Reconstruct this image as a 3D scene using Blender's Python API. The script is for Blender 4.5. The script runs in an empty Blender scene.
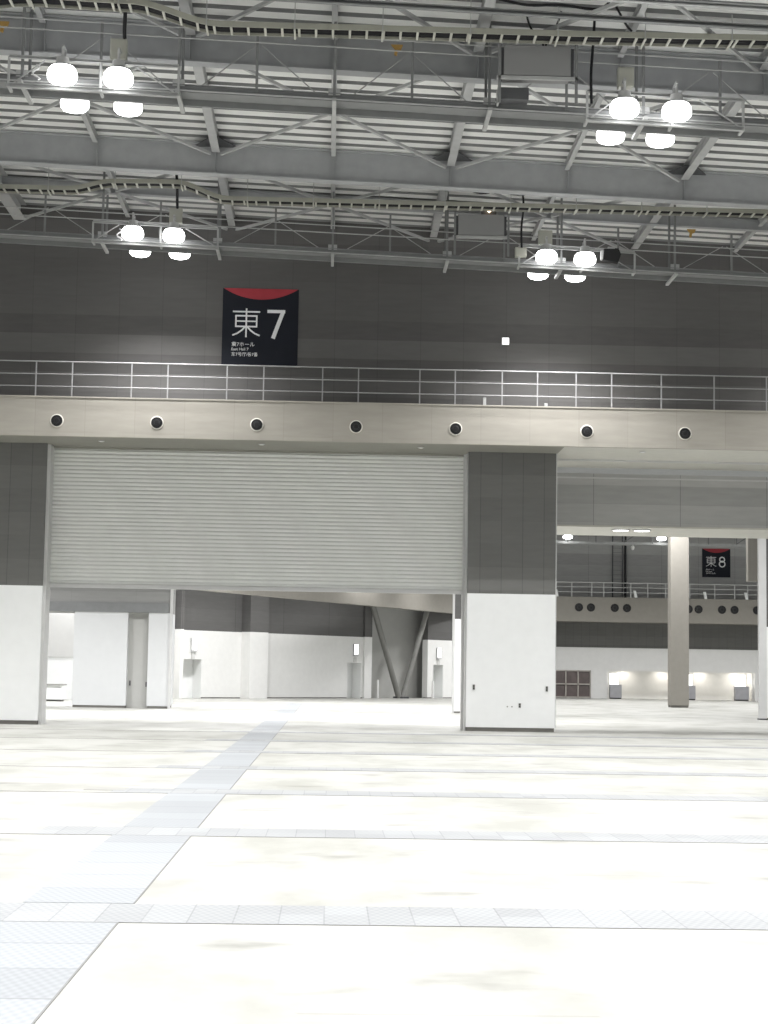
import bpy, math, random
from mathutils import Vector, Matrix
random.seed(7)
S = bpy.context.scene
COL = S.collection
TILT = 0.034                      # the roof falls gently towards the right

def zt(z0, x):
    return z0 - TILT * x

# ------------------------------------------------------------------ materials
def new_mat(name):
    m = bpy.data.materials.new(name)
    m.use_nodes = True
    nt = m.node_tree
    return m, nt, nt.nodes['Principled BSDF']

def plain(name, col, rough=0.6, metal=0.0, var=0.06, scale=3.0, emit=None, es=0.0, bump=0.0):
    m, nt, b = new_mat(name)
    b.inputs['Roughness'].default_value = rough
    b.inputs['Metallic'].default_value = metal
    if rough > 0.5:
        b.inputs['Specular IOR Level'].default_value = 0.25
    tc = nt.nodes.new('ShaderNodeTexCoord')
    n = nt.nodes.new('ShaderNodeTexNoise')
    n.inputs['Scale'].default_value = scale
    n.inputs['Detail'].default_value = 3
    r = nt.nodes.new('ShaderNodeValToRGB')
    r.color_ramp.elements[0].position = .3
    r.color_ramp.elements[1].position = .7
    r.color_ramp.elements[0].color = tuple(c * (1 - var) for c in col) + (1,)
    r.color_ramp.elements[1].color = tuple(min(1, c * (1 + var)) for c in col) + (1,)
    nt.links.new(tc.outputs['Object'], n.inputs['Vector'])
    nt.links.new(n.outputs['Fac'], r.inputs['Fac'])
    nt.links.new(r.outputs['Color'], b.inputs['Base Color'])
    if emit:
        b.inputs['Emission Color'].default_value = tuple(emit) + (1,)
        b.inputs['Emission Strength'].default_value = es
    return m

def math_node(nt, op, a, b=None, c=None):
    n = nt.nodes.new('ShaderNodeMath')
    n.operation = op
    for i, v in enumerate((a, b, c)):
        if v is None:
            continue
        if hasattr(v, 'is_output') or hasattr(v, 'node'):
            nt.links.new(v, n.inputs[i])
        else:
            n.inputs[i].default_value = v
    return n.outputs[0]

def cladding(name, col, axis='X', board=.9, joint=1.36, jdark=.62, bandamp=.22, jw=.012):
    """Boards laid in courses: every course its own shade, with thin vertical joints."""
    m, nt, b = new_mat(name)
    b.inputs['Roughness'].default_value = .55
    b.inputs['Specular IOR Level'].default_value = .3
    geo = nt.nodes.new('ShaderNodeNewGeometry')
    sep = nt.nodes.new('ShaderNodeSeparateXYZ')
    nt.links.new(geo.outputs['Position'], sep.inputs[0])
    z = sep.outputs['Z']
    x = sep.outputs[axis]
    row = math_node(nt, 'FLOOR', math_node(nt, 'DIVIDE', z, board))
    wn = nt.nodes.new('ShaderNodeTexWhiteNoise')
    wn.noise_dimensions = '1D'
    nt.links.new(row, wn.inputs['W'])
    colu = math_node(nt, 'FLOOR', math_node(nt, 'DIVIDE', x, joint))
    wn2 = nt.nodes.new('ShaderNodeTexWhiteNoise')
    wn2.noise_dimensions = '2D'
    cx = nt.nodes.new('ShaderNodeCombineXYZ')
    nt.links.new(row, cx.inputs[0]); nt.links.new(colu, cx.inputs[1])
    nt.links.new(cx.outputs[0], wn2.inputs['Vector'])
    fr = math_node(nt, 'FRACT', math_node(nt, 'DIVIDE', x, joint))
    j = math_node(nt, 'LESS_THAN', fr, jw / joint * 2)
    frz = math_node(nt, 'FRACT', math_node(nt, 'DIVIDE', z, board))
    jz = math_node(nt, 'LESS_THAN', frz, .02)
    noise = nt.nodes.new('ShaderNodeTexNoise')
    noise.inputs['Scale'].default_value = 1.3
    noise.inputs['Detail'].default_value = 5
    mp = nt.nodes.new('ShaderNodeMapping')
    mp.inputs['Scale'].default_value = (1, 1, 6)
    nt.links.new(geo.outputs['Position'], mp.inputs[0])
    nt.links.new(mp.outputs[0], noise.inputs['Vector'])
    v = math_node(nt, 'MULTIPLY_ADD', wn.outputs['Value'], bandamp, 1 - bandamp / 2)
    v2 = math_node(nt, 'MULTIPLY_ADD', wn2.outputs['Value'], .06, -.03)
    v = math_node(nt, 'ADD', v, v2)
    v3 = math_node(nt, 'MULTIPLY_ADD', noise.outputs['Fac'], .24, -.12)
    v = math_node(nt, 'ADD', v, v3)
    jj = math_node(nt, 'MAXIMUM', j, math_node(nt, 'MULTIPLY', jz, .25))
    v = math_node(nt, 'MULTIPLY', v, math_node(nt, 'MULTIPLY_ADD', jj, jdark - 1, 1))
    mix = nt.nodes.new('ShaderNodeVectorMath'); mix.operation = 'SCALE'
    mix.inputs[0].default_value = col
    nt.links.new(v, mix.inputs['Scale'])
    nt.links.new(mix.outputs[0], b.inputs['Base Color'])
    return m

def concrete_floor():
    m, nt, b = new_mat('polished_concrete')
    b.inputs['Roughness'].default_value = .5
    b.inputs['Specular IOR Level'].default_value = .3
    geo = nt.nodes.new('ShaderNodeNewGeometry')
    mp = nt.nodes.new('ShaderNodeMapping'); mp.inputs['Scale'].default_value = (.55, .3, 1)
    nt.links.new(geo.outputs['Position'], mp.inputs[0])
    n1 = nt.nodes.new('ShaderNodeTexNoise'); n1.inputs['Scale'].default_value = 1.1; n1.inputs['Detail'].default_value = 6
    n1.inputs['Roughness'].default_value = .62
    nt.links.new(mp.outputs[0], n1.inputs['Vector'])
    r1 = nt.nodes.new('ShaderNodeValToRGB')
    e = r1.color_ramp.elements
    e[0].position = .36; e[0].color = FLOOR_LO
    e[1].position = .55; e[1].color = FLOOR_HI
    nt.links.new(n1.outputs['Fac'], r1.inputs['Fac'])
    # scattered grey scuffs
    mp2 = nt.nodes.new('ShaderNodeMapping'); mp2.inputs['Scale'].default_value = (.8, 1.3, 1); mp2.inputs['Location'].default_value = (3.1, 1.7, 0)
    nt.links.new(geo.outputs['Position'], mp2.inputs[0])
    n2 = nt.nodes.new('ShaderNodeTexNoise'); n2.inputs['Scale'].default_value = .9; n2.inputs['Detail'].default_value = 7
    nt.links.new(mp2.outputs[0], n2.inputs['Vector'])
    r2 = nt.nodes.new('ShaderNodeValToRGB')
    e = r2.color_ramp.elements
    e[0].position = .60; e[0].color = (0, 0, 0, 1)
    e[1].position = .74; e[1].color = (1, 1, 1, 1)
    nt.links.new(n2.outputs['Fac'], r2.inputs['Fac'])
    mx = nt.nodes.new('ShaderNodeMix'); mx.data_type = 'RGBA'
    nt.links.new(r2.outputs['Color'], mx.inputs[0])
    nt.links.new(r1.outputs['Color'], mx.inputs[6])
    mx.inputs[7].default_value = SCUFF
    # saw-cut joints
    sep = nt.nodes.new('ShaderNodeSeparateXYZ'); nt.links.new(geo.outputs['Position'], sep.inputs[0])
    fy = math_node(nt, 'FRACT', math_node(nt, 'DIVIDE', math_node(nt, 'ADD', sep.outputs['Y'], -14.8 + 61.0), 6.1))
    jy = math_node(nt, 'LESS_THAN', fy, .006)
    nn = nt.nodes.new('ShaderNodeTexNoise'); nn.inputs['Scale'].default_value = .35
    nt.links.new(geo.outputs['Position'], nn.inputs['Vector'])
    jy = math_node(nt, 'MULTIPLY', jy, math_node(nt, 'GREATER_THAN', nn.outputs['Fac'], .5))
    mx2 = nt.nodes.new('ShaderNodeMix'); mx2.data_type = 'RGBA'
    nt.links.new(math_node(nt, 'MULTIPLY', jy, .5), mx2.inputs[0])
    nt.links.new(mx.outputs[2], mx2.inputs[6])
    mx2.inputs[7].default_value = (.2, .2, .18, 1)
    nt.links.new(mx2.outputs[2], b.inputs['Base Color'])
    return m

def plate_metal(name, axis='X', size=.31, col=(.42, .45, .47)):
    """Chequered cover plates, each a slightly different shade, dark joints."""
    m, nt, b = new_mat(name)
    b.inputs['Roughness'].default_value = .5
    b.inputs['Specular IOR Level'].default_value = .3
    geo = nt.nodes.new('ShaderNodeNewGeometry')
    sep = nt.nodes.new('ShaderNodeSeparateXYZ'); nt.links.new(geo.outputs['Position'], sep.inputs[0])
    a = sep.outputs[axis]
    q = math_node(nt, 'DIVIDE', a, size)
    wn = nt.nodes.new('ShaderNodeTexWhiteNoise'); wn.noise_dimensions = '2D'
    cx = nt.nodes.new('ShaderNodeCombineXYZ')
    nt.links.new(math_node(nt, 'FLOOR', q), cx.inputs[0])
    nt.links.new(math_node(nt, 'FLOOR', math_node(nt, 'DIVIDE', sep.outputs['Y' if axis == 'X' else 'X'], 3.05)), cx.inputs[1])
    nt.links.new(cx.outputs[0], wn.inputs['Vector'])
    fr = math_node(nt, 'FRACT', q)
    j = math_node(nt, 'LESS_THAN', fr, .035)
    # tread pattern: fine diagonal chequer
    dx = math_node(nt, 'MULTIPLY', sep.outputs['X'], 95.)
    dy = math_node(nt, 'MULTIPLY', sep.outputs['Y'], 40.)
    ch = math_node(nt, 'MULTIPLY', math_node(nt, 'SINE', dx), math_node(nt, 'SINE', dy))
    v = math_node(nt, 'MULTIPLY_ADD', wn.outputs['Value'], .18, .91)
    v = math_node(nt, 'ADD', v, math_node(nt, 'MULTIPLY', ch, .10))
    v = math_node(nt, 'MULTIPLY', v, math_node(nt, 'MULTIPLY_ADD', j, -.24, 1))
    mix = nt.nodes.new('ShaderNodeVectorMath'); mix.operation = 'SCALE'
    mix.inputs[0].default_value = col
    nt.links.new(v, mix.inputs['Scale'])
    nt.links.new(mix.outputs[0], b.inputs['Base Color'])
    return m

def glow(name, col, strength):
    m, nt, b = new_mat(name)
    b.inputs['Base Color'].default_value = (.8, .8, .8, 1)
    b.inputs['Emission Color'].default_value = tuple(col) + (1,)
    b.inputs['Emission Strength'].default_value = strength
    return m

FLOOR_LO = (.262, .262, .236, 1)
FLOOR_HI = (.348, .348, .324, 1)
SCUFF = (.185, .185, .166, 1)
M = {}
M['floor'] = concrete_floor()
M['plateX'] = plate_metal('cover_plate_cross', 'X', .31, (.250, .258, .260))
M['plateY'] = plate_metal('cover_plate_long', 'Y', .9, (.250, .262, .270))
M['plate_edge'] = plain('plate_edge', (.17, .17, .165))
M['dark_clad'] = cladding('dark_cladding', (.115, .112, .110), 'X', .61, 1.36, jdark=.85, bandamp=.34)
M['pier_clad'] = cladding('pier_cladding', (.155, .155, .147), 'X', .72, .66, jdark=.75, bandamp=.34)
M['lintel_clad'] = cladding('lintel_cladding', (.42, .42, .41), 'X', .62, 2.9, bandamp=.3)
M['far_clad'] = cladding('far_cladding', (.115, .113, .110), 'X', .8, 3.0)
M['hall_clad'] = cladding('hall_cladding', (.36, .36, .352), 'X', .9, 3.0, bandamp=.3)
M['white'] = plain('white_wall_panel', (.86, .87, .86), .5, var=.015)
M['far_white'] = plain('far_white_panel', (.78, .78, .76), .5, var=.02)
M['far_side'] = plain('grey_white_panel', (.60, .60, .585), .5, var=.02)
M['fascia'] = cladding('beige_fascia', (.37, .350, .308), 'X', 2.9, 1.48, jdark=.9, bandamp=.02, jw=.01)
M['beige'] = plain('beige_panel', (.28, .266, .236), .6, var=.03)
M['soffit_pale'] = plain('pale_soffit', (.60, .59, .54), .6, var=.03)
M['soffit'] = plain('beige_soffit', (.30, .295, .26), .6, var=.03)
M['shutter'] = plain('shutter_steel', (.74, .75, .72), .45, var=.02)
M['rail_steel'] = plain('guide_rail_steel', (.58, .58, .57), .45, var=.03)
M['base'] = plain('base_strip', (.17, .165, .15), .6)
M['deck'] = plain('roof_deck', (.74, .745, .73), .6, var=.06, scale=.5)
M['deck_shaded_rib'] = plain('roof_deck_shaded_rib', (.26, .265, .265), .6, var=.05)  # same deck sheet, with the shade of its grooves put into the colour
M['beam'] = plain('painted_beam', (.36, .368, .375), .55, var=.06)
M['joist'] = plain('painted_joist', (.42, .425, .425), .55, var=.05)
M['catwalk'] = plain('catwalk_steel', (.20, .205, .205), .5, var=.06)
M['galv'] = plain('galvanised_steel', (.38, .385, .38), .45, var=.08)
M['tray'] = plain('cable_tray_steel', (.34, .34, .29), .5, var=.05)
M['rung'] = plain('tray_rung_steel', (.48, .48, .43), .5, var=.05)
M['cable'] = plain('black_cable', (.012, .012, .014), .6)
M['railing'] = plain('railing_steel', (.30, .30, .30), .4, var=.04)
M['black'] = plain('black_plastic', (.008, .008, .009), .5)
M['nozzle_ring'] = plain('nozzle_ring', (.68, .66, .60), .4)
M['black_cone'] = plain('black_cone', (.022, .022, .024), .5)
M['navy'] = plain('navy_banner', (.008, .010, .017), .6)
M['red'] = plain('red_banner', (.35, .042, .055), .6)
M['ink'] = plain('banner_white', (.8, .81, .82), .6)
M['box'] = plain('grey_cabinet', (.25, .25, .25), .5, var=.02)
M['box_dark'] = plain('dark_cabinet', (.07, .072, .076), .5)
M['ballast'] = plain('ballast_box', (.40, .40, .35), .5)
M['lamp'] = glow('lamp_glass', (1, 1, 1), 9)
M['lamp_body'] = plain('lamp_housing', (.5, .5, .5), .4)
M['glow_small'] = glow('small_lamp', (1, 1, .98), 2.5)
M['glow_warm'] = glow('warm_lamp', (1, .75, .5), 5)
M['orange'] = plain('faded_orange', (.42, .26, .08), .6)
M['brown_glass'] = plain('brown_glass', (.13, .105, .10), .3, var=.2, scale=1.5)
M['mullion'] = plain('mullion', (.45, .42, .38), .5)
M['door_grey'] = plain('door_grey', (.42, .42, .40), .5, var=.02)
M['tube'] = plain('brace_tube', (.22, .22, .205), .35, var=.05)
M['outlet'] = plain('outlet_plate', (.25, .25, .23), .5)
M['cabinet_blue'] = plain('pale_cabinet', (.40, .40, .42), .5)

# ------------------------------------------------------------------ mesh builder
class MB:
    def __init__(s):
        s.v = []; s.f = []
    def add(s, vs, fs):
        o = len(s.v)
        s.v += [tuple(v) for v in vs]
        s.f += [tuple(i + o for i in f) for f in fs]
        return s
    def box(s, x0, x1, y0, y1, z0, z1):
        return s.add([(x0,y0,z0),(x1,y0,z0),(x1,y1,z0),(x0,y1,z0),(x0,y0,z1),(x1,y0,z1),(x1,y1,z1),(x0,y1,z1)],
                     [(0,3,2,1),(4,5,6,7),(0,1,5,4),(1,2,6,5),(2,3,7,6),(3,0,4,7)])
    def frame(s, p0, p1, up=(0,0,1)):
        p0 = Vector(p0); p1 = Vector(p1); d = (p1 - p0).normalized(); u = Vector(up)
        if abs(d.dot(u)) > .98: u = Vector((0,1,0))
        r = d.cross(u).normalized(); u = r.cross(d).normalized()
        return p0, p1, r, u
    def bar(s, p0, p1, w, h, up=(0,0,1)):
        """rectangular bar, w across, h along up"""
        p0, p1, r, u = s.frame(p0, p1, up)
        vs = []
        for p in (p0, p1):
            for a, b in ((-1,-1),(1,-1),(1,1),(-1,1)):
                vs.append(p + r*a*w/2 + u*b*h/2)
        return s.add(vs, [(0,1,2,3),(7,6,5,4),(0,4,5,1),(1,5,6,2),(2,6,7,3),(3,7,4,0)])
    def ibeam(s, p0, p1, w, h, tf=.03, tw=.03):
        """I section hanging with its top flange along p0-p1"""
        up = Vector((0,0,1))
        p0 = Vector(p0); p1 = Vector(p1)
        s.bar(p0 - up*tf/2, p1 - up*tf/2, w, tf)
        s.bar(p0 - up*(h - tf/2), p1 - up*(h - tf/2), w, tf)
        s.bar(p0 - up*h/2, p1 - up*h/2, tw, h - 2*tf)
        return s
    def channel(s, p0, p1, w, h, t=.02, side=1):
        up = Vector((0,0,1)); p0 = Vector(p0); p1 = Vector(p1)
        _, _, r, u = s.frame(p0, p1)
        s.bar(p0, p1, t, h)
        for k in (-1, 1):
            o = r*side*w/2 + u*k*(h/2 - t/2)
            s.bar(p0 + o, p1 + o, w, t)
        return s
    def tube(s, p0, p1, r0, n=10, r1=None):
        p0, p1, r, u = s.frame(p0, p1)
        r1 = r0 if r1 is None else r1
        vs = []
        for p, q in ((p0, r0), (p1, r1)):
            for i in range(n):
                a = 2*math.pi*i/n
                vs.append(p + r*math.cos(a)*q + u*math.sin(a)*q)
        fs = [(i, (i+1)%n, n+(i+1)%n, n+i) for i in range(n)]
        fs += [tuple(range(n))[::-1], tuple(range(n, 2*n))]
        return s.add(vs, fs)
    def path(s, pts, r, n=8):
        pts = [Vector(p) for p in pts]
        rings = []
        for i, p in enumerate(pts):
            a = pts[max(0, i-1)]; b = pts[min(len(pts)-1, i+1)]
            _, _, rr, uu = s.frame(a, b)
            rings.append([p + rr*math.cos(2*math.pi*k/n)*r + uu*math.sin(2*math.pi*k/n)*r for k in range(n)])
        vs = [v for q in rings for v in q]
        fs = []
        for i in range(len(pts)-1):
            for k in range(n):
                fs.append((i*n+k, i*n+(k+1)%n, (i+1)*n+(k+1)%n, (i+1)*n+k))
        fs += [tuple(range(n))[::-1], tuple(range((len(pts)-1)*n, len(pts)*n))]
        return s.add(vs, fs)
    def lathe(s, prof, axis='Z', c=(0,0,0), n=24):
        """prof: list of (radius, height)"""
        vs = []
        for r, h in prof:
            for i in range(n):
                a = 2*math.pi*i/n
                if axis == 'Z': vs.append((c[0]+r*math.cos(a), c[1]+r*math.sin(a), c[2]+h))
                else: vs.append((c[0]+r*math.cos(a), c[1]-h, c[2]+r*math.sin(a)))
        fs = []
        for j in range(len(prof)-1):
            for i in range(n):
                fs.append((j*n+i, j*n+(i+1)%n, (j+1)*n+(i+1)%n, (j+1)*n+i))
        fs += [tuple(range(n))[::-1], tuple(range((len(prof)-1)*n, len(prof)*n))]
        return s.add(vs, fs)
    def prism(s, pts, y0, y1):
        """outline in XZ pushed from y0 to y1"""
        n = len(pts)
        vs = [(x, y0, z) for x, z in pts] + [(x, y1, z) for x, z in pts]
        fs = [tuple(range(n)), tuple(range(n, 2*n))[::-1]]
        fs += [(i, n+i, n+(i+1)%n, (i+1)%n) for i in range(n)]
        return s.add(vs, fs)
    def build(s, name, mat, parent=None, bevel=0, smooth=False, origin=None):
        me = bpy.data.meshes.new(name)
        o0 = Vector(origin) if origin else Vector((0,0,0))
        if parent is not None and origin is None:
            o0 = parent_world(parent)
        me.from_pydata([tuple(Vector(v) - o0) for v in s.v], [], s.f)
        me.materials.append(M[mat] if isinstance(mat, str) else mat)
        if smooth:
            me.polygons.foreach_set('use_smooth', [True]*len(me.polygons))
        me.update()
        ob = bpy.data.objects.new(name, me)
        COL.objects.link(ob)
        if parent is not None:
            ob.parent = parent
            if origin: ob.location = o0 - parent_world(parent)
        else:
            ob.location = o0
        if bevel:
            b = ob.modifiers.new('bevel', 'BEVEL'); b.width = bevel; b.segments = 2; b.limit_method = 'ANGLE'
        if smooth:
            try:
                me.set_sharp_from_angle(angle=math.radians(40))
            except Exception:
                pass
        return ob

def parent_world(o):
    v = Vector((0,0,0))
    while o is not None:
        v += Vector(o.location); o = o.parent
    return v

def tag(o, label=None, cat=None, group=None, kind=None):
    if label: o['label'] = label
    if cat: o['category'] = cat
    if group: o['group'] = group
    if kind: o['kind'] = kind
    return o
def thing(name, label, cat, loc=(0,0,0), group=None):
    o = bpy.data.objects.new(name, None); COL.objects.link(o)
    o.location = loc; o.empty_display_size = .3
    return tag(o, label, cat, group)
def struct(name, mb, mat):
    return tag(mb.build(name, mat), kind='structure')
def copy_tree(o, parent=None):
    c = o.copy(); COL.objects.link(c)
    if parent is not None: c.parent = parent
    for ch in list(o.children): copy_tree(ch, c)
    return c
ORD = ['first','second','third','fourth','fifth','sixth','seventh','eighth','ninth','tenth','eleventh','twelfth']

# ------------------------------------------------------------------ THE SETTING
struct('floor', MB().box(-45, 60, -12, 150, -.3, 0), 'floor')
# roof deck of the hall: folded plates running left-right
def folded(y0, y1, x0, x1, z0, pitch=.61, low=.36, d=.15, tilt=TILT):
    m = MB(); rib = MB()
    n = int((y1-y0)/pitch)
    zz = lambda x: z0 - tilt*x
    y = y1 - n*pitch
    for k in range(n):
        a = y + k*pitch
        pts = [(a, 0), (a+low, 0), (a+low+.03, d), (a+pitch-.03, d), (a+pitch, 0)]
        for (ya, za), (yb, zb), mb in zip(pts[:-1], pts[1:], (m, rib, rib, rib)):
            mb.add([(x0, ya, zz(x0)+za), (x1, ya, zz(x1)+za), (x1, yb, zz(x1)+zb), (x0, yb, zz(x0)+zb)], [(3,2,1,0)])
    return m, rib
dk, rb = folded(22.0, 53.0, -20, 22, 15.97)
dk.add([(-20,22,zt(16.2,-20)),(22,22,zt(16.2,22)),(22,53,zt(16.2,22)),(-20,53,zt(16.2,-20))], [(0,1,2,3)])
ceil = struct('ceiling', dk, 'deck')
rbo = rb.build('deck_shaded_rib', 'deck_shaded_rib', ceil)
# upper back wall above the gallery
mb = MB()
mb.add([(-24,53,9.6),(26,53,9.6),(26,53,zt(16.2,26)),(-24,53,zt(16.2,-24)),(-24,53.25,9.6),(26,53.25,9.6),(26,53.25,zt(16.2,26)),(-24,53.25,zt(16.2,-24))],
       [(0,1,2,3),(7,6,5,4),(0,4,5,1),(1,5,6,2),(2,6,7,3),(3,7,4,0)])
struct('wall_back', mb, 'dark_clad')
# gallery slab, fascia, soffit
struct('trim_1', MB().box(-24, 26, 50.5, 50.66, 8.6, 9.76).box(-24, 26, 50.47, 50.70, 9.76, 9.80), 'fascia')
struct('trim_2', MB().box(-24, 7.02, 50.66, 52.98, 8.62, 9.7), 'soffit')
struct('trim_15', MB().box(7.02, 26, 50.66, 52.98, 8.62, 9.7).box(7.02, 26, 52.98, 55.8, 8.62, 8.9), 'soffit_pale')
struct('trim_3', MB().box(7.06, 26, 53.55, 53.65, 8.56, 8.62), 'rail_steel')
# dark lintel across the passage on the right
struct('trim_4', MB().box(6.9, 26, 55.95, 59.25, 6.72, 8.45), 'lintel_clad')
struct('trim_5', MB().box(6.9, 26, 55.90, 59.3, 6.66, 6.72), 'soffit_pale')
struct('trim_6', MB().box(6.9, 26, 55.92, 55.95, 8.28, 8.33), 'rail_steel')

# ------------------------------------------------------------------ piers of the near wall
def outlet(x, y, z, label_, w=.07, h=.16, parent=None):
    o = MB().box(x-w/2, x+w/2, y-.02, y, z-h/2, z+h/2).build('outlet_plate', 'outlet', parent)
    MB().box(x-w/4, x+w/4, y-.026, y-.02, z+.01, z+h/2-.02).build('socket', 'black', o)
    MB().box(x-w/4, x+w/4, y-.026, y-.02, z-h/2+.02, z-.01).build('socket', 'black', o)
    return o
def pier(x0, x1, y0, y1, label_, zb=4.22, zt_=8.62, strip=None):
    t = thing('wall_pier', label_, 'pillar', ((x0+x1)/2, y0, 0))
    MB().box(x0, x1, y0, y1, .12, zb).build('white_panel', 'white', t)
    MB().box(x0+.02, x1-.02, y0+.02, y1, 0, .12).build('base_strip', 'base', t)
    MB().box(x0, x1, y0, y1, zb, zt_).build('grey_cladding', 'pier_clad', t)
    return t
p = pier(4.25, 6.98, 52.35, 53.45, 'wide square pillar, white below and dark grey above, right of the shutter')
MB().box(6.98, 7.01, 52.35, 52.43, 0.12, 8.62).build('corner_trim', 'rail_steel', p)
outlet(4.48, 52.35, 1.34, '', parent=p); outlet(6.73, 52.35, 1.32, '', parent=p); outlet(5.9, 52.35, .8, '', parent=p, h=.14)
for xx in (5.52, 5.66):
    MB().lathe([(.0001,.02),(.022,.018),(.022,0)], 'Y', (xx, 52.35, .76), 10).build('bolt', 'outlet', p)
p = pier(-14.2, -8.79, 52.35, 53.05, 'white and dark grey wall pillar at the left edge of the photo')

# ------------------------------------------------------------------ rolling shutter
t = thing('rolling_shutter', 'large half-lowered pale grey rolling shutter with horizontal slats', 'shutter', (-2.3, 53.1, 4.22))
mb = MB()
n = 34; h = (8.56-4.34)/n
prof = []
for i in range(n):
    z = 4.34 + i*h
    prof += [(53.10, z), (53.065, z+h*.12), (53.055, z+h*.45), (53.075, z+h*.72), (53.115, z+h*.86)]
prof.append((53.10, 8.56))
vs = []
for y, z in prof: vs += [(-8.73, y, z), (4.16, y, z)]
for y, z in reversed(prof): vs += [(-8.73, 53.17, z), (4.16, 53.17, z)]
k = len(prof)*2
mb.add(vs, [(2*i, 2*i+1, (2*i+3) % k, (2*i+2) % k) for i in range(k//2)])
mb.build('slat_curtain', 'shutter', t)
MB().box(-8.73, 4.16, 53.03, 53.19, 4.22, 4.34).build('bottom_bar', 'rail_steel', t)
MB().box(-8.79, -8.69, 52.45, 53.2, 0, 8.6).build('guide_rail', 'rail_steel', t)
MB().box(4.14, 4.25, 52.95, 53.3, 0, 8.6).box(4.21, 4.25, 52.5, 52.95, 0, 8.6).build('guide_rail', 'rail_steel', t)
MB().box(-8.73, 4.16, 52.98, 53.6, 8.56, 9.5).build('shutter_box', 'soffit', t)

# ------------------------------------------------------------------ gallery railing
def railing(name, label_, x0, x1, y, zb, ztop, rails, posts, pr=.022, rr=.018, group=None, mat='railing'):
    t = thing(name, label_, 'railing', ((x0+x1)/2, y, zb), group)
    for i, z in enumerate(rails):
        MB().tube((x0, y, z), (x1, y, z), rr*(1.25 if i == 0 else 1)).build('top_rail' if i == 0 else 'middle_rail', mat, t, smooth=True)
    for x in posts:
        MB().bar((x, y, zb), (x, y, ztop), pr*2, pr*1.6).build('post', mat, t)
    return t
posts = [-12.0,-10.7,-8.9,-7.82,-6.05,-4.97,-3.2,-2.1,-.33,.75,2.6,3.67,5.09,6.16,7.33,8.41,9.92,11.53,13.13,14.7,16.3]
railing('gallery_railing', 'long pale steel railing along the edge of the near gallery, under the 7 banner', -13, 17.5, 50.58, 9.8, 10.86, (10.86, 10.48, 10.11), posts, .018, .015)

# small things on the gallery floor behind the railing
for i, (x, hgt) in enumerate(((4.55, .30), (6.42, .16))):
    m_ = MB().box(x, x+.09, 50.9, 51.0, 9.7, 9.8+hgt)
    o = m_.build('stub_box', 'galv', None, origin=(x, 50.95, 9.7))
    tag(o, ('small grey box on the gallery edge above the left side of the right pillar' if i == 0 else 'tiny grey box on the gallery edge behind the railing right of the pillar'), 'box')

# ------------------------------------------------------------------ air nozzles
def nozzle(x, y, z, r, label_, group, ring='nozzle_ring'):
    t = thing('air_nozzle', label_, 'air nozzle', (x, y, z), group)
    MB().lathe([(r*1.0, 0), (r*1.0, .02), (r*.86, .03), (r*.84, .0)], 'Y', (x, y, z), 28).build('ring', ring, t, smooth=True)
    MB().lathe([(r*.84, .01), (r*.84, .034), (r*.62, .038), (r*.60, .02)], 'Y', (x, y, z), 28).build('throat', 'black', t, smooth=True)
    MB().lathe([(r*.50, .03), (r*.50, .046), (r*.38, .052), (r*.36, .04)], 'Y', (x, y, z), 24).build('jet_cone', 'black_cone', t, smooth=True)
    MB().lathe([(r*.34, .04), (r*.34, .054), (r*.02, .058)], 'Y', (x, y, z), 20).build('core', 'black', t, smooth=True)
    return t
nx = [-8.22,-5.25,-2.27,.7,3.69,7.65,10.62]
for i, x in enumerate(nx):
    nozzle(x, 50.5, 9.06, .20, 'round black air nozzle with pale ring, %s from the left on the near beige fascia' % ORD[i], 'air nozzles on the near fascia')

# ------------------------------------------------------------------ banners
def text_mesh(body, size, parent, x, y, z, mat, name='lettering', sx=1.0):
    cu = bpy.data.curves.new('txt', 'FONT')
    cu.body = body; cu.size = size; cu.align_x = 'LEFT'; cu.extrude = .003; cu.resolution_u = 3
    ob = bpy.data.objects.new('txt', cu); COL.objects.link(ob)
    bpy.context.view_layer.update()
    dg = bpy.context.evaluated_depsgraph_get()
    me = bpy.data.meshes.new_from_object(ob.evaluated_get(dg))
    bpy.data.objects.remove(ob)
    me.name = name
    me.materials.clear(); me.materials.append(M[mat])
    o = bpy.data.objects.new(name, me); COL.objects.link(o)
    o.parent = parent
    o.location = Vector((x, y, z)) - parent_world(parent)
    o.rotation_euler = (math.pi/2, 0, 0); o.scale = (sx, 1, 1)
    return o
def stroke(m, pts, w, y):
    """flat brush stroke in the XZ plane"""
    n = len(pts); L = []; R = []
    for i, (x, z) in enumerate(pts):
        a = pts[max(0, i-1)]; b = pts[min(n-1, i+1)]
        dx, dz = b[0]-a[0], b[1]-a[1]; l = math.hypot(dx, dz)
        nx_, nz_ = -dz/l*w/2, dx/l*w/2
        L.append((x+nx_, z+nz_)); R.append((x-nx_, z-nz_))
    for i in range(n-1):
        m.prism([L[i], L[i+1], R[i+1], R[i]][::-1], y-.006, y)
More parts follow.
